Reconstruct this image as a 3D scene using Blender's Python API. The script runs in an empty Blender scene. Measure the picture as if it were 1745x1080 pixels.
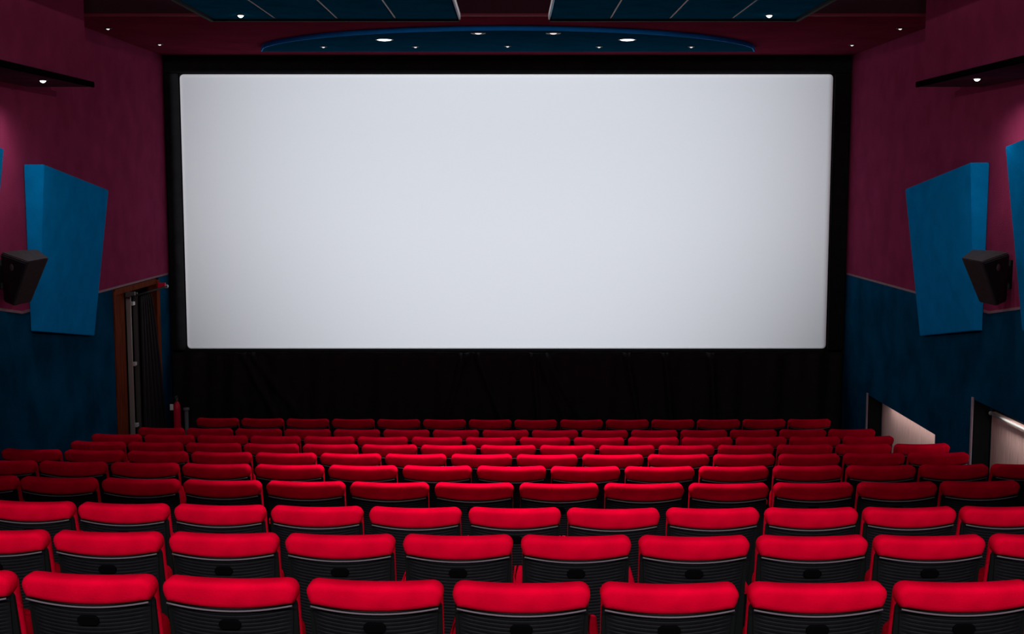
import bpy, bmesh, math, random
from mathutils import Vector

random.seed(4)
S = bpy.context.scene
C = S.collection
ZE = 3.81                      # eye height above the floor in front of the screen

# ------------------------------------------------------------------ camera
cam_d = bpy.data.cameras.new('camera')
cam = bpy.data.objects.new('camera', cam_d)
C.objects.link(cam)
cam.location = (0, 0, ZE)
cam.rotation_euler = (math.pi / 2 - math.atan(230 / 2100), 0, 0)
cam_d.sensor_width = 36
cam_d.lens = 36 * 2100 / 1745
cam_d.clip_end = 100
S.camera = cam

# ------------------------------------------------------------------ world, exposure
w = bpy.data.worlds.new('world')
S.world = w
w.use_nodes = True
w.node_tree.nodes['Background'].inputs[0].default_value = (0.02, 0.02, 0.025, 1)
w.node_tree.nodes['Background'].inputs[1].default_value = 0.05
S.view_settings.view_transform = 'Standard'
S.view_settings.look = 'None'
S.view_settings.exposure = 0.0
S.view_settings.gamma = 1.0
S.view_settings.use_curve_mapping = False

# ------------------------------------------------------------------ lights of the room
PROJ_POWER = 15800
REAR_POWER = 560
MID_POWER = 105
FILL_POWER = 58
ADDED_SPOT_POWER = 400  # pair of added spotlights that brighten the side soffits
LEDGE_POWER = 36
NICHE_POWER = 3.2
def light(name, kind, loc, power, color, **kw):
    d = bpy.data.lights.new(name, kind)
    d.energy = power
    d.color = color
    for k, v in kw.items():
        setattr(d, k, v)
    o = bpy.data.objects.new(name, d)
    C.objects.link(o)
    o.location = loc
    return o
# the projector behind its port in the back wall
pl = light('projector_light', 'SPOT', (-0.07, -5.0, ZE + 1.25), PROJ_POWER, (0.90, 0.955, 1.0),
           spot_size=math.radians(33), spot_blend=1.0, shadow_soft_size=0.002)
pl.rotation_euler = (Vector((-0.07, 16.2, 4.15)) - pl.location).to_track_quat('-Z', 'Y').to_euler()
# linear house lamp across the room above the cross aisle
hl = light('house_lamp_light', 'AREA', (0, -1.0, ZE + 2.1), REAR_POWER, (1, 0.96, 0.95),
           shape='RECTANGLE', size=8.2, size_y=0.04)
hl.rotation_euler = (math.radians(60), 0, 0)
# wide lamp on the screen side of the baffle, washing the walls and the far rows
fl = light('wash_lamp_light', 'AREA', (0, 2.75, ZE + 1.75), FILL_POWER, (1, 0.96, 0.96),
           shape='RECTANGLE', size=5.0, size_y=0.3, spread=math.radians(140))
fl.rotation_euler = (math.radians(88), 0, 0)
# linear lamp along the slot between the ceiling clouds
light('slot_lamp_light', 'AREA', (-0.07, 9.3, ZE + 2.2), MID_POWER, (1, 0.95, 0.93),
      shape='RECTANGLE', size=0.3, size_y=4.0, spread=math.radians(80))

# ------------------------------------------------------------------ materials
def mat(name, col, rough=0.8, metal=0.0, noise=None, bump=None, sheen=0.0, spec=0.3):
    m = bpy.data.materials.new(name)
    m.use_nodes = True
    nt = m.node_tree
    b = nt.nodes['Principled BSDF']
    b.inputs['Base Color'].default_value = (*col, 1)
    b.inputs['Roughness'].default_value = rough
    b.inputs['Metallic'].default_value = metal
    b.inputs['Specular IOR Level'].default_value = spec
    if sheen:
        b.inputs['Sheen Weight'].default_value = sheen
        b.inputs['Sheen Tint'].default_value = (*[min(1, c * 1.3 + .02) for c in col], 1)
    tc = nt.nodes.new('ShaderNodeTexCoord')
    if noise:
        sc, amt = noise[0], noise[1]
        mp = nt.nodes.new('ShaderNodeMapping')
        mp.inputs['Scale'].default_value = noise[2] if len(noise) > 2 else (1, 1, 1)
        nt.links.new(tc.outputs['Object'], mp.inputs[0])
        n = nt.nodes.new('ShaderNodeTexNoise')
        n.inputs['Scale'].default_value = sc
        n.inputs['Detail'].default_value = 5
        nt.links.new(mp.outputs[0], n.inputs['Vector'])
        r = nt.nodes.new('ShaderNodeValToRGB')
        r.color_ramp.elements[0].position = 0.3
        r.color_ramp.elements[1].position = 0.7
        r.color_ramp.elements[0].color = (*[max(0, c * (1 - amt)) for c in col], 1)
        r.color_ramp.elements[1].color = (*[min(1, c * (1 + amt)) for c in col], 1)
        nt.links.new(n.outputs['Fac'], r.inputs[0])
        nt.links.new(r.outputs[0], b.inputs['Base Color'])
    if bump:
        n2 = nt.nodes.new('ShaderNodeTexNoise')
        n2.inputs['Scale'].default_value = bump[0]
        n2.inputs['Detail'].default_value = 3
        nt.links.new(tc.outputs['Object'], n2.inputs['Vector'])
        bp = nt.nodes.new('ShaderNodeBump')
        bp.inputs['Strength'].default_value = bump[1]
        bp.inputs['Distance'].default_value = 0.01
        nt.links.new(n2.outputs['Fac'], bp.inputs['Height'])
        nt.links.new(bp.outputs[0], b.inputs['Normal'])
    return m

def emit(name, col, strength):
    m = bpy.data.materials.new(name)
    m.use_nodes = True
    b = m.node_tree.nodes['Principled BSDF']
    b.inputs['Base Color'].default_value = (0.8, 0.8, 0.8, 1)
    b.inputs['Emission Color'].default_value = (*col, 1)
    b.inputs['Emission Strength'].default_value = strength
    return m

M = {
    'seat_red': mat('seat_red', (0.66, 0.0006, 0.024), 0.95, noise=(9, .12), bump=(160, .15), spec=0.0),
    'shell': mat('shell_black', (0.0055, 0.0055, 0.0072), 0.65, noise=(30, .2), spec=0.10),
    'badge': mat('badge_black', (0.0022, 0.0022, 0.0028), 0.9, spec=0.0),
    'piping': mat('piping_grey', (0.125, 0.10, 0.12), 0.6),
    'frame_black': mat('frame_black', (0.005, 0.006, 0.006), 0.7, spec=0.08),
    'maroon': mat('maroon_wall', (0.225, 0.026, 0.074), 0.92, noise=(3.5, .12), bump=(90, .3), spec=0.0),
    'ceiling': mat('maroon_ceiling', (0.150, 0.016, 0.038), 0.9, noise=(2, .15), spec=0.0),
    'lip': mat('red_lip', (0.22, 0.012, 0.035), 0.6),
    'navy': mat('navy_wall', (0.0010, 0.046, 0.100), 0.92, noise=(2.5, .3), bump=(80, .4), spec=0.0),
    'blue': mat('blue_fabric', (0.001, 0.20, 0.48), 0.9, noise=(5, .1), bump=(140, .3), spec=0.0),
    'blue_shaded': mat('blue_ceiling_shaded', (0.0010, 0.048, 0.095), 0.9, noise=(3, .12), spec=0.0),  # arc underside: its shade put into a darker blue than the rim
    'cloud': mat('blue_cloud', (0.0012, 0.16, 0.265), 0.9, noise=(4, .15), spec=0.0),
    'bar': mat('grey_bar', (0.16, 0.16, 0.18), 0.5),
    'black': mat('black_matte', (0.011, 0.011, 0.013), 0.85, noise=(8, .2), spec=0.1),
    'cloth': mat('black_cloth', (0.010, 0.007, 0.0095), 0.7, noise=(6, .2), bump=(120, .2), spec=0.2),
    'screen': mat('screen_white', (0.775, 0.795, 0.825), 0.95, noise=(40, .008), spec=0.0),
    'border': mat('screen_border', (0.92, 0.91, 0.93), 0.9, noise=(20, .01), spec=0.0),
    'trim': mat('wall_trim', (0.20, 0.09, 0.11), 0.7, noise=(8, .15)),
    'jamb': mat('pale_jamb', (0.35, 0.24, 0.27), 0.6, noise=(8, .1)),
    'wood': mat('pale_wood', (0.62, 0.41, 0.37), 0.7, noise=(6, .22, (1, 14, 0.8))),
    'brown': mat('brown_wood', (0.13, 0.024, 0.006), 0.8, noise=(5, .35, (6, 6, 0.8)), spec=0.03),
    'metal': mat('pale_metal', (0.32, 0.28, 0.27), 0.45, metal=0.3),
    'metal2': mat('dull_metal', (0.10, 0.09, 0.09), 0.5, metal=0.3),
    'bright': mat('bright_metal', (0.6, 0.58, 0.56), 0.35, metal=0.3),
    'speaker': mat('speaker_black', (0.030, 0.026, 0.028), 0.6, noise=(30, .2)),
    'grille': mat('speaker_grille', (0.006, 0.006, 0.007), 0.7, noise=(60, .3)),
    'red_paint': mat('red_paint', (0.80, 0.008, 0.05), 0.4),
    'white': mat('white_paint', (0.25, 0.26, 0.25), 0.8, spec=0.1),
    'ledge': mat('ledge_black', (0.085, 0.036, 0.056), 0.9, noise=(5, .2), spec=0.0),
    'riser_shade': mat('shaded_riser', (0.055, 0.019, 0.030), 0.9, noise=(4, .1), spec=0.0),  # ceiling riser's shade put into a darker colour
    'rim': mat('rim_blue_lit', (0.002, 0.26, 0.80), 0.8, noise=(4, .08), spec=0.1),  # light on the arc's edge put into a brighter blue
    'carpet': mat('carpet_dark', (0.020, 0.012, 0.016), 0.95, noise=(20, .3), bump=(200, .5), spec=0.05),
    'lens': emit('lamp_lens', (1.0, 0.97, 0.96), 6.0),
    'lens_dim': emit('lamp_lens_small', (1.0, 0.96, 0.96), .8),
    'housing': mat('lamp_housing', (0.01, 0.01, 0.012), 0.5),
    'lamp_white': emit('lamp_diffuser', (1, 0.97, 0.95), 1.0),
}

# ------------------------------------------------------------------ helpers
def tag(o, label=None, cat=None, group=None, kind=None):
    if label: o['label'] = label
    if cat: o['category'] = cat
    if group: o['group'] = group
    if kind: o['kind'] = kind
    return o

def mesh(name, bm, m, smooth=False):
    me = bpy.data.meshes.new(name)
    bmesh.ops.recalc_face_normals(bm, faces=bm.faces)
    bm.to_mesh(me)
    bm.free()
    me.materials.append(M[m])
    if smooth:
        me.polygons.foreach_set('use_smooth', [True] * len(me.polygons))
    return me

def obj(name, me, parent=None, loc=(0, 0, 0)):
    o = bpy.data.objects.new(name, me)
    C.objects.link(o)
    o.parent = parent
    o.location = loc
    return o

def empty(name, loc=(0, 0, 0), parent=None):
    o = bpy.data.objects.new(name, None)
    C.objects.link(o)
    o.location = loc
    o.empty_display_size = 0.1
    o.parent = parent
    return o

def box(bm, x0, x1, y0, y1, z0, z1):
    v = [bm.verts.new((x, y, z)) for z in (z0, z1) for y in (y0, y1) for x in (x0, x1)]
    for f in ((0, 1, 3, 2), (4, 5, 7, 6), (0, 1, 5, 4), (2, 3, 7, 6), (0, 2, 6, 4), (1, 3, 7, 5)):
        bm.faces.new([v[i] for i in f])

def bevbox(x0, x1, y0, y1, z0, z1, b=0.01, seg=2):
    bm = bmesh.new()
    box(bm, x0, x1, y0, y1, z0, z1)
    bmesh.ops.bevel(bm, geom=bm.edges[:], offset=b, segments=seg, affect='EDGES', profile=0.5)
    return bm

def B(name, m, parent, x0, x1, y0, y1, z0, z1):
    bm = bmesh.new()
    box(bm, x0, x1, y0, y1, z0, z1)
    return obj(name, mesh(name, bm, m), parent)

def prism_x(bm, pts, x0, x1):
    a = [bm.verts.new((x0, y, z)) for y, z in pts]
    b = [bm.verts.new((x1, y, z)) for y, z in pts]
    bm.faces.new(a)
    bm.faces.new(b[::-1])
    n = len(pts)
    for i in range(n):
        bm.faces.new((a[i], b[i], b[(i + 1) % n], a[(i + 1) % n]))

def prism_z(bm, pts, z0, z1):
    a = [bm.verts.new((x, y, z0)) for x, y in pts]
    b = [bm.verts.new((x, y, z1)) for x, y in pts]
    bm.faces.new(a)
    bm.faces.new(b[::-1])
    n = len(pts)
    for i in range(n):
        bm.faces.new((a[i], b[i], b[(i + 1) % n], a[(i + 1) % n]))

def lathe(bm, prof, n=20, cx=0, cy=0):
    rings = []
    for r, z in prof:
        rings.append([bm.verts.new((cx + r * math.cos(2 * math.pi * i / n), cy + r * math.sin(2 * math.pi * i / n), z)) for i in range(n)])
    for a, b in zip(rings, rings[1:]):
        for i in range(n):
            bm.faces.new((a[i], a[(i + 1) % n], b[(i + 1) % n], b[i]))
    bm.faces.new(rings[0])
    bm.faces.new(rings[-1][::-1])

def tube(bm, pts, r, n=8):
    pts = [Vector(p) for p in pts]
    rings = []
    for i, p in enumerate(pts):
        d = (pts[min(i + 1, len(pts) - 1)] - pts[max(i - 1, 0)]).normalized()
        u = d.orthogonal().normalized() if abs(d.z) > .95 else d.cross(Vector((0, 0, 1))).normalized()
        v = d.cross(u)
        rings.append([bm.verts.new(p + (u * math.cos(2 * math.pi * k / n) + v * math.sin(2 * math.pi * k / n)) * r) for k in range(n)])
    for a, b in zip(rings, rings[1:]):
        for i in range(n):
            bm.faces.new((a[i], a[(i + 1) % n], b[(i + 1) % n], b[i]))
    bm.faces.new(rings[0])
    bm.faces.new(rings[-1][::-1])

def hull(pts):
    bm = bmesh.new()
    for p in pts:
        bm.verts.new(p)
    bmesh.ops.convex_hull(bm, input=bm.verts[:])
    return bm

def rounded_rect(x0, x1, z0, z1, r, n=5):
    out = []
    for cx, cz, a0 in ((x1 - r, z1 - r, 0), (x0 + r, z1 - r, 90), (x0 + r, z0 + r, 180), (x1 - r, z0 + r, 270)):
        for i in range(n + 1):
            a = math.radians(a0 + 90 * i / n)
            out.append((cx + r * math.cos(a), cz + r * math.sin(a)))
    return out

def slab_y(outline, layers, shear=None):
    """closed body from an outline in x,z; layers = [(y, inset), ...] from back to front"""
    bm = bmesh.new()
    n = len(outline)
    nor = []
    for i in range(n):
        a, b = outline[i - 1], outline[(i + 1) % n]
        t = (b[0] - a[0], b[1] - a[1])
        l = math.hypot(*t) or 1
        nor.append((-t[1] / l, t[0] / l))      # points inward for a counter-clockwise outline
    rings = []
    for y, ins in layers:
        ring = []
        for (x, z), (nx, nz) in zip(outline, nor):
            px, pz = x + nx * ins, z + nz * ins
            py = y + (shear(px, pz) if shear else 0)
            ring.append(bm.verts.new((px, py, pz)))
        rings.append(ring)
    for a, b in zip(rings, rings[1:]):
        for i in range(n):
            bm.faces.new((a[i], a[(i + 1) % n], b[(i + 1) % n], b[i]))
    bm.faces.new(rings[0])
    bm.faces.new(rings[-1][::-1])
    return bm

# ------------------------------------------------------------------ rows of chairs: measured plan
P = 0.55
XC = 0.8          # the rows are gentle arcs; this is where they come nearest
# first gap x, depth of the headrests, curvature, first and last chair index, extra chairs out of the picture left / right
ROWS = [(-1.890, 4.395, .018, -1, 6, 2, 2), (-2.179, 5.532, .010, -1, 8, 2, 2), (-2.463, 6.619, .012, -1, 9, 1, 1),
        (-3.271, 7.753, .012, -1, 11, 0, 0), (-3.582, 8.884, .010, -1, 13, 0, 0), (-3.832, 10.065, .009, -1, 13, 0, 0),
        (-3.613, 11.128, .008, -1, 13, 0, 0), (-3.791, 12.240, .007, -1, 13, 0, 0), (-4.198, 13.362, .006, 0, 14, 0, 0),
        (-3.290, 14.523, .006, -1, 12, 0, 0)]
def row_y(n): return 4.460 + 1.1245 * n
TOPS = [-1.467, -1.621, -1.782, -1.923, -2.076, -2.251, -2.402, -2.560, -2.714]
def row_floor(n): return 0.0 if n >= 9 else ZE - 0.986 + (TOPS[n] if n >= 0 else TOPS[0] - 0.1547 * n)

# ------------------------------------------------------------------ structure
XL, XR, YB, YF = -4.5, 4.38, -4.0, 16.3
ZC, ZL = ZE + 2.3, ZE + 1.62           # high and low ceiling
YS = 12.34                              # step between them
bm = bmesh.new()
pts = [(YF + .1, -0.3), (YF + .1, 0.0)]
for n in range(9, -8, -1):
    y = row_y(n) - 0.30
    if y < -6.4: break
    pts += [(y, row_floor(n)), (y, row_floor(n - 1))]
pts += [(-6.4, pts[-1][1]), (-6.4, -0.3)]
prism_x(bm, pts, -5.8, 4.75)
tag(obj('floor', mesh('floor', bm, 'carpet')), 'dark stepped floor carrying the rows of red chairs', kind='structure')

line_z = ZE - 1.19
YK = 11.25
def line(y): return line_z if y >= YK else line_z + (YK - y) * 0.16

def side_wall(name, x0, x1, label, lower):
    bm = bmesh.new()
    prism_x(bm, [(YB, line(YB)), (YK, line_z), (YF, line_z), (YF, ZC + .1), (YB, ZC + .1)], x0, x1)
    wl = tag(obj(name, mesh(name, bm, 'maroon')), label, kind='structure')
    bm = bmesh.new()
    for q in lower:
        prism_x(bm, q, x0, x1)
    obj('wainscot', mesh('wainscot', bm, 'navy'), wl)
    return wl

e = -0.1
wl = side_wall('wall_left', XL - .12, XL, 'left side wall, maroon above and navy blue below', [
    [(YB, e), (13.84, e), (13.84, line_z), (YK, line_z), (YB, line(YB))],
    [(15.65, e), (YF, e), (YF, line_z), (15.65, line_z)]])
bm = bmesh.new()
box(bm, -5.8, -5.7, 13.5, 16.0, e, 2.9)
box(bm, -5.7, XL - .12, 13.5, 13.6, e, 2.9)
box(bm, -5.7, XL - .12, 15.9, 16.0, e, 2.9)
box(bm, -5.7, XL - .12, 13.6, 15.9, 2.75, 2.85)
tag(obj('wall_passage', mesh('wall_passage', bm, 'black')), 'black walls of the passage behind the doorway', kind='structure')
T1, T2 = ZE - 2.60, ZE - 2.05
wr = side_wall('wall_right', XR, XR + .15, 'right side wall, maroon above and navy blue below', [
    [(YB, e), (9.1, e), (9.1, line(9.1)), (YB, line(YB))],
    [(9.1, T2), (11.53, T2), (11.53, line_z), (YK, line_z), (9.1, line(9.1))],
    [(11.53, e), (12.55, e), (12.55, line_z), (11.53, line_z)],
    [(12.55, T1), (14.95, T1), (14.95, line_z), (12.55, line_z)],
    [(14.95, e), (YF, e), (YF, line_z), (14.95, line_z)]])
wo = tag(B('wall_recess', 'black', None, XR + .22, XR + .3, 8.5, YF, e, 3.2), 'dark wall behind the low openings at right', kind='structure')
for (ya, yb) in ((8.9, 9.0), (11.62, 11.7), (12.4, 12.46), (15.05, 15.1)):
    B('recess_end', 'navy', wo, XR + .15, XR + .22, ya, yb, e, 2.6)
for wall, xa, xb in ((wl, XL, XL + .006), (wr, XR - .006, XR)):
    bm = bmesh.new()
    prism_x(bm, [(YB, line(YB) - .012), (YK, line_z - .012), (16.08, line_z - .012), (16.08, line_z + .012), (YK, line_z + .012), (YB, line(YB) + .012)], xa, xb)
    obj('dado_trim', mesh('dado_trim', bm, 'trim'), wall)
B('jamb_trim', 'jamb', wr, XR - .012, XR, 14.95, 14.99, 0, T1 + .02)
B('jamb_trim', 'jamb', wr, XR - .012, XR, 11.53, 11.565, 0, T2 + .02)

tag(B('wall_front', 'black', None, XL - .1, XR + .1, YF, YF + .1, e, ZL + .1), 'black wall behind the cinema screen', kind='structure')
# back wall with the projection port
bm = bmesh.new()
px0, px1 = -0.07 - .2045, -0.07 + .1985
zt = ZE + 1.25 + (1.395 - 1.25) / 21.2
zb = ZE + 1.25 + (-2.20 - 1.25) / 21.2
y0, y1 = YB - .02, YB
box(bm, XL - .1, px0, y0, y1, e, ZC + .1)
box(bm, px1, XR + .1, y0, y1, e, ZC + .1)
box(bm, px0, px1, y0, y1, e, zb)
box(bm, px0, px1, y0, y1, zt, ZC + .1)
tag(obj('wall_back', mesh('wall_back', bm, 'maroon')), 'back wall with the small projection port', kind='structure')
bm = bmesh.new()
box(bm, -1.3, -1.2, -6.2, YB - .03, 4.0, 6.2)
box(bm, 1.1, 1.2, -6.2, YB - .03, 4.0, 6.2)
box(bm, -1.2, 1.1, -6.2, -6.1, 4.0, 6.2)
box(bm, -1.2, 1.1, -6.1, YB - .03, 4.0, 4.1)
box(bm, -1.2, 1.1, -6.1, YB - .03, 6.1, 6.2)
tag(obj('wall_booth', mesh('wall_booth', bm, 'black')), 'black walls of the projection booth', kind='structure')

bm = bmesh.new()
box(bm, XL - .1, XR + .1, YB - .1, YS + .1, ZC, ZC + .15)
tag(obj('ceiling', mesh('ceiling', bm, 'ceiling')), 'dark maroon high ceiling over the rows of chairs', kind='structure')
ce = tag(B('ceiling_front', 'ceiling', None, XL - .1, XR + .1, YS, YF, ZL, ZC - .002), 'dark maroon lower ceiling in front of the screen', kind='structure')
B('riser_shade', 'riser_shade', ce, XL, XR, YS - .012, YS - .001, ZL + .021, ZC - .01)  # thin sheet over the riser, its shade painted in the colour
B('ceiling_lip', 'lip', ce, XL, XR, YS - .02, YS - .001, ZL - .004, ZL + .02)
# unseen baffle, added to cut the house lamp's light off the farther rows
tag(B('lamp_baffle', 'ceiling', None, XL, XR, 0.60, 0.70, ZE + 1.335, ZC), 'added light baffle across the room, unseen overhead', kind='structure')

# boxed soffits along both side walls
for side, xw, xf, xl in (('left', XL, -3.93, -3.912), ('right', XR, 3.80, 3.782)):
    s = 1 if side == 'left' else -1
    a, b = sorted((xw, xf))
    so = B('trim_1' if side == 'left' else 'trim_2', 'maroon', None, a, b, YB, 11.55, ZE + .93, ZC)
    tag(so, 'maroon boxed soffit along the %s wall with a black ledge' % side, kind='structure')
    a, b = sorted((xw, xl))
    bm = bevbox(a, b, YB, 11.60, ZE + .876, ZE + .93, .012)
    obj('soffit_ledge', mesh('soffit_ledge', bm, 'ledge'), so)
    a, b = sorted((xl + s * .004, xl + s * .03))
    obj('ledge_edge', mesh('ledge_edge', bevbox(a, b, YB, 11.63, ZE + .874, ZE + .925, .006, 1), 'badge'), so)

tag(B('stage_platform', 'black', None, XL, XR, 15.40, YF, 0, 0.5), 'low black stage platform below the screen', kind='structure')

# ------------------------------------------------------------------ screen
sc = tag(empty('projection_screen', (0, 16.2, 1.62)), 'large blank white cinema screen with rounded corners', 'screen')
def at(bm, o):
    for v in bm.verts: v.co -= Vector(o)
    return bm
SO = (0, 16.2, 1.62)
SX0, SX1, SZ0, SZ1 = -4.295, 4.152, ZE - 2.19, ZE + 1.382
obj('screen_sheet', mesh('screen_sheet', at(slab_y(rounded_rect(SX0, SX1, SZ0, SZ1, .05), [(16.18, 0), (16.2, 0)]), SO), 'screen'), sc)
obj('backing', mesh('backing', at(slab_y(rounded_rect(SX0 - .01, SX1 + .01, SZ0 - .01, SZ1 + .01, .01), [(16.205, 0), (16.25, 0)]), SO), 'black'), sc)
bm = bmesh.new()
o1 = rounded_rect(SX0, SX1, SZ0, SZ1, .05)
o2 = rounded_rect(SX0 + .022, SX1 - .022, SZ0 + .022, SZ1 - .022, .035)
r = [[bm.verts.new((x, y, z)) for x, z in o] for o, y in ((o1, 16.18), (o1, 16.172), (o2, 16.172), (o2, 16.18))]
n = len(o1)
for i in range(4):
    for k in range(n):
        bm.faces.new((r[i][k], r[i][(k + 1) % n], r[(i + 1) % 4][(k + 1) % n], r[(i + 1) % 4][k]))
obj('border', mesh('border', at(bm, SO), 'border'), sc)  # whiter than the sheet: glow of the projected image edge put into colour

mk = tag(empty('screen_masking', (0, 16.15, 1.6)), 'black cloth masking framing the white screen', 'masking')
MO = (0, 16.15, 1.6)
for nm, bx in (('top_mask', (XL + .005, XR - .005, 16.11, 16.17, SZ1 + .012, ZL - .015)),
               ('side_mask', (XL + .005, SX0 - .012, 16.11, 16.17, SZ0 - .02, SZ1 + .010)),
               ('side_mask', (SX1 + .012, XR - .005, 16.11, 16.17, SZ0 - .02, SZ1 + .010))):
    bm = bevbox(*bx, .015)
    obj(nm, mesh(nm, at(bm, MO), 'black'), mk)

# black curtain under the screen
bm = bmesh.new()
nx, nz = 420, 14
vs = []
def fold(x, t):
    f = .018 * math.sin(x * 9 + 1.1 * math.sin(x * 1.7)) + .012 * math.sin(x * 23 + t * 1.2)
    for cx, k in ((-3.55, .55), (-3.45, .85), (-.62, -.3), (-.48, .42), (.33, .45), (.40, .62), (.28, .08), (1.5, .2), (2.0, .12), (2.6, .08)):
        dx = x - (cx + k * t)
        f -= .075 * math.exp(-(dx / .032) ** 2) * (1 - .35 * t)
    return f
for j in range(nz + 1):
    t = j / nz
    z = SZ0 - .03 + (0.505 - SZ0 + .03) * t
    vs.append([bm.verts.new((XL + .04 + (XR - XL - .08) * i / nx, 16.02 + fold(XL + .04 + (XR - XL - .08) * i / nx, t), z)) for i in range(nx + 1)])
for j in range(nz):
    for i in range(nx):
        bm.faces.new((vs[j][i], vs[j][i + 1], vs[j + 1][i + 1], vs[j + 1][i]))
cu = obj('stage_curtain', mesh('stage_curtain', bm, 'cloth', True))
sm = cu.modifiers.new('thickness', 'SOLIDIFY'); sm.thickness = .006
tag(cu, 'black creased cloth curtain hanging below the screen', 'curtain')

# ------------------------------------------------------------------ chairs
def sh(x, z):                     # backward lean of the back
    return 0.20 * (0.98 - z) - 0.015 + 0.012 * (x / .25) ** 2
def head_outline():
    o = []
    N = 18
    hw, r = .256, .042
    # counter-clockwise in x,z: start bottom left
    for i in range(N + 1):
        x = -.242 + .484 * i / N
        o.append((x, .858 + .024 * (x / .242) ** 2))
    o += [(.2515, .905)]
    for i in range(6):
        a = math.radians(90 * i / 5)
        o.append((hw - r + r * math.cos(a), .930 + r * math.sin(a)))
    for i in range(1, 12):
        x = (hw - r) * (1 - 2 * i / 12)
        o.append((x, .972 - .007 * (1 - (x / (hw - r)) ** 2)))
    for i in range(6):
        a = math.radians(90 + 90 * i / 5)
        o.append((-hw + r + r * math.cos(a), .930 + r * math.sin(a)))
    o += [(-.2515, .905)]
    return o
bev = lambda y0, y1, r: [(y0, r), (y0 + r * .08, r * .6), (y0 + r * .3, r * .28), (y0 + r, 0), (y1 - r, 0), (y1 - r * .3, r * .28), (y1 - r * .08, r * .6), (y1, r)]
ME = {}
ME['headrest'] = mesh('headrest', slab_y(head_outline(), [(0, .026), (.003, .015), (.009, .006), (.024, 0), (.075, 0), (.098, .009), (.110, .020), (.114, .034)], sh), 'seat_red', True)
ME['back_cushion'] = mesh('back_cushion', slab_y(rounded_rect(-.250, .250, .40, .95, .03), bev(.052, .118, .025), sh), 'seat_red', True)
# shell with horizontal ribs
bm = bmesh.new()
vs = []
NX = 12
zz = []
z = .872
k = 0
while z > .36:
    zz.append((z, .0)); zz.append((z - .003, -.0022)); zz.append((z - .010, -.0022)); zz.append((z - .013, .0))
    z -= .016
for z, dy in zz:
    hwz = .238 - .035 * (.872 - z) / .5
    row = []
    for i in range(NX + 1):
        x = hwz * (-1 + 2 * i / NX)
        zc = z + .024 * (x / .242) ** 2 - .010
        ridge = dy if abs(i - NX / 2) < NX / 2 - .5 else 0
        row.append(bm.verts.new((x, .022 + ridge + sh(x, zc) - .022 * (1 - (x / hwz) ** 2) + .012, zc)))
    vs.append(row)
for a, b in zip(vs, vs[1:]):
    for i in range(NX):
        bm.faces.new((a[i], a[i + 1], b[i + 1], b[i]))
# closed front and rim
fr = []
for row in (vs[0], vs[-1]):
    fr.append([bm.verts.new((v.co.x, .058 + sh(v.co.x, v.co.z), v.co.z)) for v in row])
for i in range(NX):
    bm.faces.new((vs[0][i], vs[0][i + 1], fr[0][i + 1], fr[0][i]))
    bm.faces.new((vs[-1][i], vs[-1][i + 1], fr[1][i + 1], fr[1][i]))
    bm.faces.new((fr[0][i], fr[0][i + 1], fr[1][i + 1], fr[1][i]))
bm.faces.new([r_[0] for r_ in vs] + [fr[1][0], fr[0][0]])
bm.faces.new([r_[-1] for r_ in vs] + [fr[1][-1], fr[0][-1]])
ME['back_shell'] = mesh('back_shell', bm, 'shell')
bm = bmesh.new()
pp = []
for i in range(17):
    x = -.240 + .480 * i / 16
    z = .8535 + .024 * (x / .242) ** 2
    pp.append((x, .006 + sh(x, z) - .004 * (1 - (x / .24) ** 2), z))
tube(bm, pp, .0036, 6)
ME['piping'] = mesh('piping', bm, 'piping', True)
ME['badge'] = mesh('badge', slab_y(rounded_rect(-.042, .042, .776, .816, .018), [(.000, .003), (.003, 0), (.02, 0)], sh), 'badge', False)
ME['back_frame'] = mesh('back_frame', slab_y(rounded_rect(-.2495, .2495, .38, .89, .02), [(.040, 0), (.056, 0)], sh), 'frame_black')
ME['seat_cushion'] = mesh('seat_cushion', slab_y(rounded_rect(-.232, .232, .36, .76, .05), bev(.145, .235, .03), sh), 'seat_red', True)
ME['seat_pan'] = mesh('seat_pan', slab_y(rounded_rect(-.215, .215, .38, .74, .04), [(.236, 0), (.262, .01)], sh), 'shell')
ME['armrest'] = mesh('armrest', bevbox(.249, .301, .235, .56, .625, .672, .016, 3), 'seat_red', True)
bm = bmesh.new()
box(bm, .262, .288, .26, .46, .02, .625)
box(bm, .250, .300, .20, .52, 0, .02)
ME['leg'] = mesh('leg', bm, 'frame_black')
ME['armrest_l'] = mesh('armrest', bevbox(-.301, -.249, .235, .56, .625, .672, .016, 3), 'seat_red', True)
bm = bmesh.new()
box(bm, -.288, -.262, .26, .46, .02, .625)
box(bm, -.300, -.250, .20, .52, 0, .02)
ME['leg_l'] = mesh('leg', bm, 'frame_black')

def make_chair(first):
    t = empty('cinema_chair')
    obj('back_cushion', ME['back_cushion'], t)
    h = obj('headrest', ME['headrest'], t)
    tag(obj('piping', ME['piping'], h), 'thin grey piping')
    s = obj('back_shell', ME['back_shell'], t)
    tag(s, 'black ribbed plastic back')
    obj('badge', ME['badge'], s)
    obj('back_frame', ME['back_frame'], t)
    c = obj('seat_cushion', ME['seat_cushion'], t)
    tag(obj('seat_pan', ME['seat_pan'], c), 'black seat pan')
    obj('armrest', ME['armrest'], t)
    obj('leg', ME['leg'], t)
    if first:
        obj('armrest', ME['armrest_l'], t)
        obj('leg', ME['leg_l'], t)
    return t

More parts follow.
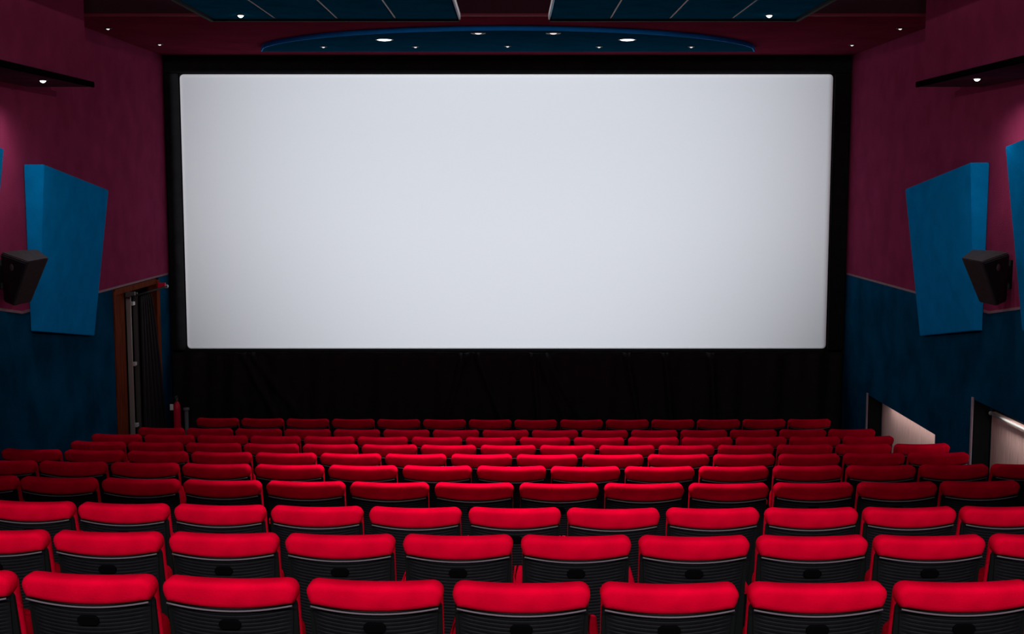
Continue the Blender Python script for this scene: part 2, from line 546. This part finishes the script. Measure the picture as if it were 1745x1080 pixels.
ORD = ['first', 'second', 'third', 'fourth', 'fifth', 'sixth', 'seventh', 'eighth', 'ninth', 'tenth', 'eleventh', 'twelfth', 'thirteenth', 'fourteenth', 'fifteenth']
ROWNAME = ['nearest row', 'second nearest row', 'third nearest row', 'fourth nearest row', 'fifth nearest row',
           'fifth row from the screen', 'fourth row from the screen', 'third row from the screen', 'second row from the screen', 'front row by the screen']
for n, (x0, yy, cv, k0, k1, el, er) in enumerate(ROWS):
    z = row_floor(n)
    cnt = k1 - k0 + 1
    for k in range(k0 - el, k1 + er + 1):
        x = x0 + P * (k + .5)
        t = make_chair(k == k0 - el)
        jit = random.uniform(-.004, .004)
        t.location = (x + jit * .5, yy + cv * (x - XC) ** 2 + jit, z)
        t.rotation_euler = (0, 0, math.atan(2 * cv * (x - XC)) + random.uniform(-.004, .004))
        look = 'red upholstered cinema chair with black ribbed back' if n < 3 else 'dark red cinema chair'
        i = k - k0
        if i < 0:
            lab = 'red cinema chair %s past the left picture edge in the %s' % (ORD[-i - 1], ROWNAME[n])
        elif i >= cnt:
            lab = 'red cinema chair %s past the right picture edge in the %s' % (ORD[i - cnt], ROWNAME[n])
        elif i == 0:
            lab = '%s, leftmost of the %s' % (look, ROWNAME[n])
        elif i == cnt - 1:
            lab = '%s, rightmost of the %s' % (look, ROWNAME[n])
        else:
            lab = '%s, %s from left in %s' % (look, ORD[i], ROWNAME[n])
        tag(t, lab, 'chair', 'red cinema chairs in rows')

# ------------------------------------------------------------------ acoustic wall panels
def wall_panel(s, xw, yn, yf, ztn, ztf, h, tn, tf, label):
    """wedge: thick at the top, thin at the bottom; s = +1 for the left wall"""
    g = .008
    base = (xw + s * g, (yn + yf) / 2, (ztn + ztf) / 2 - h)
    v = []
    for y, zt, th, tb in ((yn, ztn, tn, .085), (yf, ztf, tf, .045)):
        v += [(xw + s * g, y, zt), (xw + s * th, y, zt), (xw + s * tb, y, zt - h), (xw + s * g, y, zt - h)]
    bm = hull([Vector(p) - Vector(base) for p in v])
    bmesh.ops.bevel(bm, geom=bm.edges[:], offset=.006, segments=2, affect='EDGES')
    o = obj('acoustic_panel', mesh('acoustic_panel', bm, 'blue'), None, base)
    tag(o, label, 'panel', 'blue acoustic wall panels')
wall_panel(1, XL, 11.42, 13.05, 3.971, 3.725, 1.545, .195, .25, 'blue fabric acoustic panel on the left wall beside the doorway')
wall_panel(1, XL, 8.77, 10.40, 4.335, 4.083, 1.545, .195, .25, 'blue acoustic panel cut off by the left picture edge')
wall_panel(-1, XR, 11.37, 13.00, 3.988, 3.735, 1.550, .180, .255, 'blue fabric acoustic panel on the right wall behind the loudspeaker')
wall_panel(-1, XR, 8.77, 10.40, 4.350, 4.103, 1.550, .180, .255, 'blue acoustic panel cut off by the right picture edge')

# ------------------------------------------------------------------ wall speakers
def speaker(s, xw, label, yo=0):
    # distances from the wall inwards, y, z
    top = [(.392, 10.45, 3.137), (.506, 10.62, 3.160), (.308, 10.90, 3.217), (.179, 10.76, 3.217), (.053, 10.72, 3.201)]
    bot = [(.192, 10.60, 2.746), (.285, 10.75, 2.765), (.12, 11.00, 2.790), (.03, 10.80, 2.760)]
    t = empty('wall_speaker', (xw + s * .2, 10.7, 2.746))
    o = Vector(t.location)
    bm = hull([Vector((xw + s * a, y, z)) - o for a, y, z in top + bot])
    bmesh.ops.dissolve_limit(bm, angle_limit=.05, verts=bm.verts[:], edges=bm.edges[:])
    bmesh.ops.bevel(bm, geom=bm.edges[:], offset=.007, segments=2, affect='EDGES')
    obj('cabinet', mesh('cabinet', bm, 'speaker'), t)
    # front grille on the face towards the wall side
    f = [Vector((xw + s * a, y, z)) for a, y, z in (top[0], top[4], bot[3], bot[0])]
    cen = sum(f, Vector()) / 4
    nrm = (f[1] - f[0]).cross(f[3] - f[0]).normalized()
    if nrm.y > 0: nrm = -nrm
    inn = [cen + (p - cen) * .90 for p in f]
    bm = hull([p + nrm * d - o for p in inn for d in (-.005, .010)])
    g = tag(obj('grille', mesh('grille', bm, 'grille'), t), 'black grille with a small round tweeter')
    tw = cen + (f[0] + f[1] - f[2] - f[3]) * .14 + nrm * .010
    bm = bmesh.new()
    lathe(bm, [(.034, 0), (.034, .004), (.022, .007), (.008, .010)], 16)
    d = obj('tweeter', mesh('tweeter', bm, 'metal2', True), t, tw - o)
    d.rotation_euler = nrm.to_track_quat('Z', 'Y').to_euler()
    bm = bmesh.new()
    a, b = sorted((xw, xw + s * .10))
    box(bm, a, b, 10.80, 10.86, 2.93, 3.08)
    a, b = sorted((xw, xw + s * .02))
    box(bm, a, b, 10.76, 10.90, 2.88, 3.13)
    for v in bm.verts: v.co -= o
    obj('bracket', mesh('bracket', bm, 'frame_black'), t)
    tag(t, label, 'speaker', 'black wall speakers')
speaker(1, XL, 'black tilted loudspeaker mounted on the left wall by the blue panel')
speaker(-1, XR, 'black tilted loudspeaker mounted on the right wall by the blue panel')

# ------------------------------------------------------------------ ceiling arc and clouds
pts = []
for i in range(61):
    u = -1 + 2 * i / 60
    x = -.05 + 2.98 * u
    pts.append((x, 15.2 - 2.10 * max(0, 1 - u * u) ** .62))
bm = bmesh.new()
prism_z(bm, pts, ZE + 1.57 - 5.38, ZL - 5.38)
arc = empty('ceiling_arc', (0, 0, 5.38))
obj('underside', mesh('underside', bm, 'blue_shaded'), arc)
bm = bmesh.new()
off = []
for i, (x, y) in enumerate(pts):
    a, b = pts[max(i - 1, 0)], pts[min(i + 1, 60)]
    d = Vector((b[0] - a[0], b[1] - a[1])).normalized()
    off.append((x + d.y * .012, y - d.x * .012))
ra = [[bm.verts.new((x, y, z)) for x, y in q] for q, z in ((pts, .0), (off, .0), (off, ZL - 5.38), (pts, ZL - 5.38))]
for i in range(4):
    for k in range(60):
        bm.faces.new((ra[i][k], ra[i][k + 1], ra[(i + 1) % 4][k + 1], ra[(i + 1) % 4][k]))
tag(obj('rim', mesh('rim', bm, 'rim'), arc), 'blue curved rim with light painted into its colour')
tag(arc, 'blue bow-shaped ceiling soffit set with downlights above the screen', 'ceiling panel')

def cloud(cols, label):
    z0 = 5.26
    cx = (cols[0] + cols[-1]) / 2
    t = empty('ceiling_cloud', (cx, 8.6, z0))
    ys = [11.28 - 1.2 * i for i in range(6)]
    for i in range(len(cols) - 1):
        for j in range(5):
            bm = bevbox(cols[i] + .010, cols[i + 1] - .010, ys[j + 1] + .010, ys[j] - .010, z0, z0 + .05, .006, 1)
            obj('tile', mesh('tile', at(bm, (cx, 8.6, z0)), 'cloud'), t)
    for c_ in cols[1:-1]:
        bm = bmesh.new()
        box(bm, c_ - .007, c_ + .007, ys[-1], ys[0], z0 + .004, z0 + .04)
        obj('grid_bar', mesh('grid_bar', at(bm, (cx, 8.6, z0)), 'bar'), t)
    for y in ys[1:-1]:
        bm = bmesh.new()
        box(bm, cols[0], cols[-1], y - .005, y + .005, z0 + .012, z0 + .04)
        obj('grid_bar', mesh('grid_bar', at(bm, (cx, 8.6, z0)), 'metal2'), t)
    inner = cols[-1] if abs(cols[-1]) < abs(cols[0]) else cols[0]
    outer = cols[0] + cols[-1] - inner
    d = 1 if inner > outer else -1
    for nm, bx, m in (('edge_bar', (min(cols), max(cols), ys[0], ys[0] + .03, z0 - .018, z0 + .06), 'frame_black'),
                      ('edge_bar', (*sorted((outer, outer - d * .03)), ys[-1], ys[0] + .03, z0 - .018, z0 + .06), 'frame_black'),
                      ('edge_bar', (*sorted((inner, inner + d * .014)), ys[-1], ys[0], z0 - .003, z0 + .05), 'bar'),
                      ('edge_bar', (min(cols), max(cols), ys[-1] - .03, ys[-1], z0 - .018, z0 + .06), 'frame_black')):
        bm = bmesh.new()
        box(bm, *bx)
        obj(nm, mesh(nm, at(bm, (cx, 8.6, z0)), m), t)
    for x in (cols[0] + .3, cols[-1] - .3):
        for y in (6.0, 10.6):
            bm = bmesh.new()
            tube(bm, [(x, y, z0 + .05), (x, y, ZC)], .008, 6)
            obj('hanger', mesh('hanger', at(bm, (cx, 8.6, z0)), 'metal2'), t)
    tag(t, label, 'ceiling panel', 'dark blue ceiling clouds')
cloud([-2.68, -2.12, -1.566, -1.043, -.477], 'dark blue tiled ceiling cloud at the top left of the middle')
cloud([.340, .881, 1.414, 1.97, 2.545], 'dark blue tiled ceiling cloud at the top right of the middle')

# ------------------------------------------------------------------ downlights
def downlight(x, y, z, size, label):
    t = empty('downlight', (x, y, z))
    R, L, m = {'s': (.040, .019, 'lens_dim'), 'b': (.036, .026, 'lens'), 'm': (.080, .040, 'lens_dim'), 'l': (.100, .082, 'lens')}[size]
    bm = bmesh.new()
    n = 24
    prof = [(R, 0), (R, -.006), (R - .008, -.009), (L + .004, -.007), (L + .001, -.001)]
    rings = [[bm.verts.new((a * math.cos(2 * math.pi * i / n), a * math.sin(2 * math.pi * i / n), h)) for i in range(n)] for a, h in prof]
    for a, b in zip(rings, rings[1:]):
        for i in range(n):
            bm.faces.new((a[i], a[(i + 1) % n], b[(i + 1) % n], b[i]))
    obj('trim_ring', mesh('trim_ring', bm, 'housing', True), t)
    bm = bmesh.new()
    h = L if size in 'sb' else .016
    lathe(bm, [(L, -.001), (L * .95, -.35 * h), (L * .75, -.7 * h), (L * .4, -.93 * h), (L * .1, -h)], n)
    tag(obj('lens', mesh('lens', bm, m, True), t), 'glowing white lens')
    tag(t, label, 'downlight', 'round downlights')
    if z < 5.0:            # the two ledge lamps wash the wall below them
        o = light('ledge_light', 'SPOT', (x, y, z - .03), LEDGE_POWER, (1, .95, .97), spot_size=math.radians(150), spot_blend=1.0, shadow_soft_size=.03)
A, K, U, D = ZE + 1.57, ZL, 5.26, ZE + .876
for x, y, z, s, lab in [
    (-2.198, 14.616, A, 's', 'tiny ceiling downlight nearest the left tip of the blue bow soffit'),
    (-1.414, 13.903, A, 'l', 'large bright oval-looking downlight in the left half of the bow soffit'),
    (-1.125, 14.616, A, 's', 'tiny downlight just right of the large left downlight in the bow soffit'),
    (-.358, 13.308, A, 'm', 'medium dim downlight left of centre near the curved edge of the bow soffit'),
    (-.051, 14.554, A, 's', 'tiny downlight at the very middle of the bow soffit'),
    (.438, 13.308, A, 'm', 'medium dim downlight right of centre near the curved edge of the bow soffit'),
    (1.015, 14.616, A, 's', 'tiny downlight just left of the large right downlight in the bow soffit'),
    (1.277, 13.903, A, 'l', 'large bright oval-looking downlight in the right half of the bow soffit'),
    (2.089, 14.616, A, 's', 'tiny ceiling downlight nearest the right tip of the blue bow soffit'),
    (-4.283, 13.318, K, 's', 'tiny ceiling downlight farther out at left beside the maroon soffit box'),
    (-4.164, 14.828, K, 's', 'tiny ceiling downlight over the top left corner of the screen masking'),
    (4.036, 14.89, K, 's', 'tiny ceiling downlight over the top right corner of the screen masking'),
    (4.115, 13.318, K, 's', 'tiny ceiling downlight farther out at right beside the maroon soffit box'),
    (-2.367, 10.971, U, 'b', 'small bright downlight in the left dark blue ceiling cloud'),
    (2.244, 10.971, U, 'b', 'small bright downlight in the right dark blue ceiling cloud'),
    (-4.049, 10.795, D, 'b', 'small bright downlight under the black ledge on the left wall'),
    (3.946, 10.614, D, 'b', 'small bright downlight under the black ledge on the right wall')]:
    downlight(x, y, z, s, lab)

# crossing spotlights added unseen overhead, each brightening the opposite soffit and wall
for sx, lab in ((2.3, 'right'), (-2.4, 'left')):
    tx = -3.95 if sx > 0 else 3.80
    p0 = Vector((sx, 4.4, 5.10))
    aim = Vector((tx, 11.2, 4.75)) - p0
    q = aim.to_track_quat('-Z', 'Y').to_euler()
    fx = tag(empty('added_spotlight', p0), 'added unseen spotlight overhead on the %s side' % lab, 'lamp', 'added spotlights')
    bm = bmesh.new(); lathe(bm, [(.04, .16), (.05, .14), (.05, .03), (.045, .03)], 16)
    obj('can', mesh('can', bm, 'housing', True), fx).rotation_euler = q
    bm = bmesh.new(); tube(bm, [(0, 0, .05), (0, 0, ZC - 5.10)], .008, 6)
    obj('hanger', mesh('hanger', bm, 'housing'), fx)
    o = light('added_spot', 'SPOT', p0, ADDED_SPOT_POWER, (1, .95, .96), spot_size=math.radians(46), spot_blend=1.0, shadow_soft_size=.05)
    o.rotation_euler = q
# lamp fixtures that carry the house lights, overhead and out of the picture
fx = tag(empty('linear_lamp', (0, -1.0, ZC)), 'long white linear lamp across the ceiling overhead', 'lamp', 'linear ceiling lamps')
B('housing', 'housing', fx, -4.15, 4.15, -.06, .06, -.12, -.03)
fx = tag(empty('linear_lamp', (0, 2.65, ZC)), 'long wash lamp across the ceiling beside the baffle overhead', 'lamp', 'linear ceiling lamps')
B('housing', 'housing', fx, -2.6, 2.6, -.06, .06, -.62, -.03)
fx = tag(empty('linear_lamp', (-.07, 9.3, ZC)), 'white linear lamp in the slot between the ceiling clouds', 'lamp', 'linear ceiling lamps')
B('housing', 'housing', fx, -.18, .18, -2.1, 2.1, -.08, -.03)

# ------------------------------------------------------------------ low openings in the right wall
pn = empty('wood_panel', (XR + .165, 13.75, 0))
tag(pn, 'pale wooden panel in the low right wall opening nearer the screen', 'panel', 'pale wood panels in the wall openings')
bm = bmesh.new(); box(bm, 0, .035, -1.25, 1.17, 0, T1 + .05)
obj('board', mesh('board', bm, 'wood'), pn)
pn = empty('wood_panel', (XR + .165, 10.3, 0.35))
tag(pn, 'pale wooden panel under the white rail at the right picture edge', 'panel', 'pale wood panels in the wall openings')
bm = bmesh.new(); box(bm, 0, .035, -1.25, 1.20, 0, 1.30)
obj('board', mesh('board', bm, 'wood'), pn)
hr = empty('handrail', (XR + .11, 10.3, 1.655))
bm = bmesh.new(); tube(bm, [(0, -1.15, 0), (0, 1.09, 0)], .014, 10)
obj('rail', mesh('rail', bm, 'white', True), hr)
bm = bmesh.new(); bmesh.ops.create_uvsphere(bm, u_segments=12, v_segments=8, radius=.020)
obj('end_knob', mesh('end_knob', bm, 'white', True), hr, (0, 1.09, 0))
for y in (-1.0, 0, 1.0):
    bm = bmesh.new(); tube(bm, [(0, y, 0), (.035, y, -.02)], .008, 6)
    obj('rail_bracket', mesh('rail_bracket', bm, 'metal2'), hr)
tag(hr, 'white tubular handrail along the wooden panel at right', 'handrail')

for yc, zc, k in ((13.75, T1, .75), (10.3, T2, 1.7)):
    light('niche_light', 'AREA', (XR + .05, yc - .1, zc - .02), NICHE_POWER * k, (1, .92, .90), shape='RECTANGLE', size=.04, size_y=1.8)

B('jamb_shade', 'frame_black', wr, XR + .004, XR + .15, 14.925, 14.949, 0, T1)  # black sheet on the navy far reveal, standing in for its shade
B('jamb_shade', 'frame_black', wr, XR + .004, XR + .15, 11.505, 11.529, 0.2, T2)  # shade of the second reveal, painted as another black sheet

# ------------------------------------------------------------------ doorway on the left wall
dr = tag(empty('door_1', (XL, 14.75, 0)), 'brown framed doorway in the left wall hung with a black curtain', kind='structure')
def D1(name, m, x0, x1, y0, y1, z0, z1, b=.004):
    bm = bevbox(x0 - XL, x1 - XL, y0 - 14.75, y1 - 14.75, z0, z1, b, 1)
    return obj(name, mesh(name, bm, m), dr)
leaf = D1('door_leaf', 'brown', -4.56, -4.51, 13.86, 14.27, 0.0, 2.57)
D1('near_jamb', 'brown', -4.53, -4.485, 13.83, 13.90, 0.0, 2.58)
D1('head', 'brown', -4.56, -4.49, 13.90, 15.50, 2.53, 2.60)
D1('far_jamb', 'brown', -4.60, -4.485, 15.50, 15.64, 0.0, 2.58)
p1 = D1('edge_post', 'metal', -4.535, -4.480, 14.40, 14.43, 0, 2.50)
p2 = D1('edge_post', 'metal2', -4.535, -4.480, 14.66, 14.70, 0, 2.50)
for z in (2.387, 1.668, .933):
    D1('bolt', 'bright', -4.51, -4.455, 14.42, 14.50, z - .022, z + .022)
# curtain in the doorway
bm = bmesh.new()
NX, NZ = 60, 24
vs = []
for j in range(NZ + 1):
    t = j / NZ
    z = 2.455 - 2.44 * t
    ya, yb = 14.62, 15.04 + .50 * min(1, t * 1.5) ** .8
    vs.append([bm.verts.new((-4.435 + .022 * math.sin(i / NX * 34 + .4 * t), ya + (yb - ya) * i / NX, z)) for i in range(NX + 1)])
for j in range(NZ):
    for i in range(NX):
        bm.faces.new((vs[j][i], vs[j][i + 1], vs[j + 1][i + 1], vs[j + 1][i]))
cu = obj('door_curtain', mesh('door_curtain', bm, 'cloth', True))
sm = cu.modifiers.new('thickness', 'SOLIDIFY'); sm.thickness = .005
tag(cu, 'black curtain drawn across the left wall doorway', 'curtain')
rd = empty('curtain_rod', (-4.40, 14.75, 2.49))
bm = bmesh.new(); tube(bm, [(0, -.55, 0), (0, .90, 0)], .012, 8)
obj('rod', mesh('rod', bm, 'frame_black', True), rd)
bm = bmesh.new(); bmesh.ops.create_uvsphere(bm, u_segments=10, v_segments=8, radius=.024)
obj('finial', mesh('finial', bm, 'bright', True), rd, (0, .90, 0))
for y in (-.45, .82):
    bm = bmesh.new(); box(bm, -.10, .008, y - .015, y + .015, -.012, .05)
    obj('rod_bracket', mesh('rod_bracket', bm, 'red_paint' if y > 0 else 'metal2'), rd)
tag(rd, 'thin dark curtain rod above the left wall doorway', 'curtain rod')

# ------------------------------------------------------------------ fire extinguisher and post by the screen corner
fe = empty('fire_extinguisher', (-4.335, 15.72, 0.5))
bm = bmesh.new()
lathe(bm, [(.040, 0), (.046, .012), (.046, .40), (.042, .44), (.028, .475), (.016, .49)], 20)
obj('cylinder', mesh('cylinder', bm, 'red_paint', True), fe)
bm = bmesh.new()
lathe(bm, [(.016, .49), (.018, .50), (.018, .525), (.012, .535)], 12)
vl = obj('valve', mesh('valve', bm, 'metal2', True), fe)
bm = bmesh.new()
box(bm, -.012, .012, -.06, .03, .535, .545)
box(bm, -.012, .012, -.055, .02, .555, .563)
obj('handle', mesh('handle', bm, 'metal2'), fe)
bm = bmesh.new(); tube(bm, [(-.015, 0, .515), (-.045, -.01, .51), (-.062, -.01, .46), (-.060, -.01, .25), (-.058, -.01, .18)], .008, 8)
obj('hose', mesh('hose', bm, 'frame_black', True), fe)
bm = bevbox(-.075, -.030, -.062, -.050, .385, .465, .004)
tag(obj('tag', mesh('tag', bm, 'border'), fe), 'white inspection tag')
tag(fe, 'red fire extinguisher standing at the lower left corner of the screen', 'extinguisher')
po = empty('short_post', (-4.235, 15.80, .5))
bm = bmesh.new(); lathe(bm, [(.034, 0), (.030, .02), (.026, .05), (.026, .36)], 16)
obj('stem', mesh('stem', bm, 'bar', True), po)
bm = bmesh.new(); lathe(bm, [(.040, .36), (.042, .37), (.040, .392), (.02, .396)], 16)
obj('cap', mesh('cap', bm, 'bar', True), po)
bm = bmesh.new(); lathe(bm, [(.06, 0), (.06, .008), (.03, .014)], 16)
obj('base', mesh('base', bm, 'metal2', True), po)
tag(po, 'short dull grey post with flat cap beside the fire extinguisher', 'post')
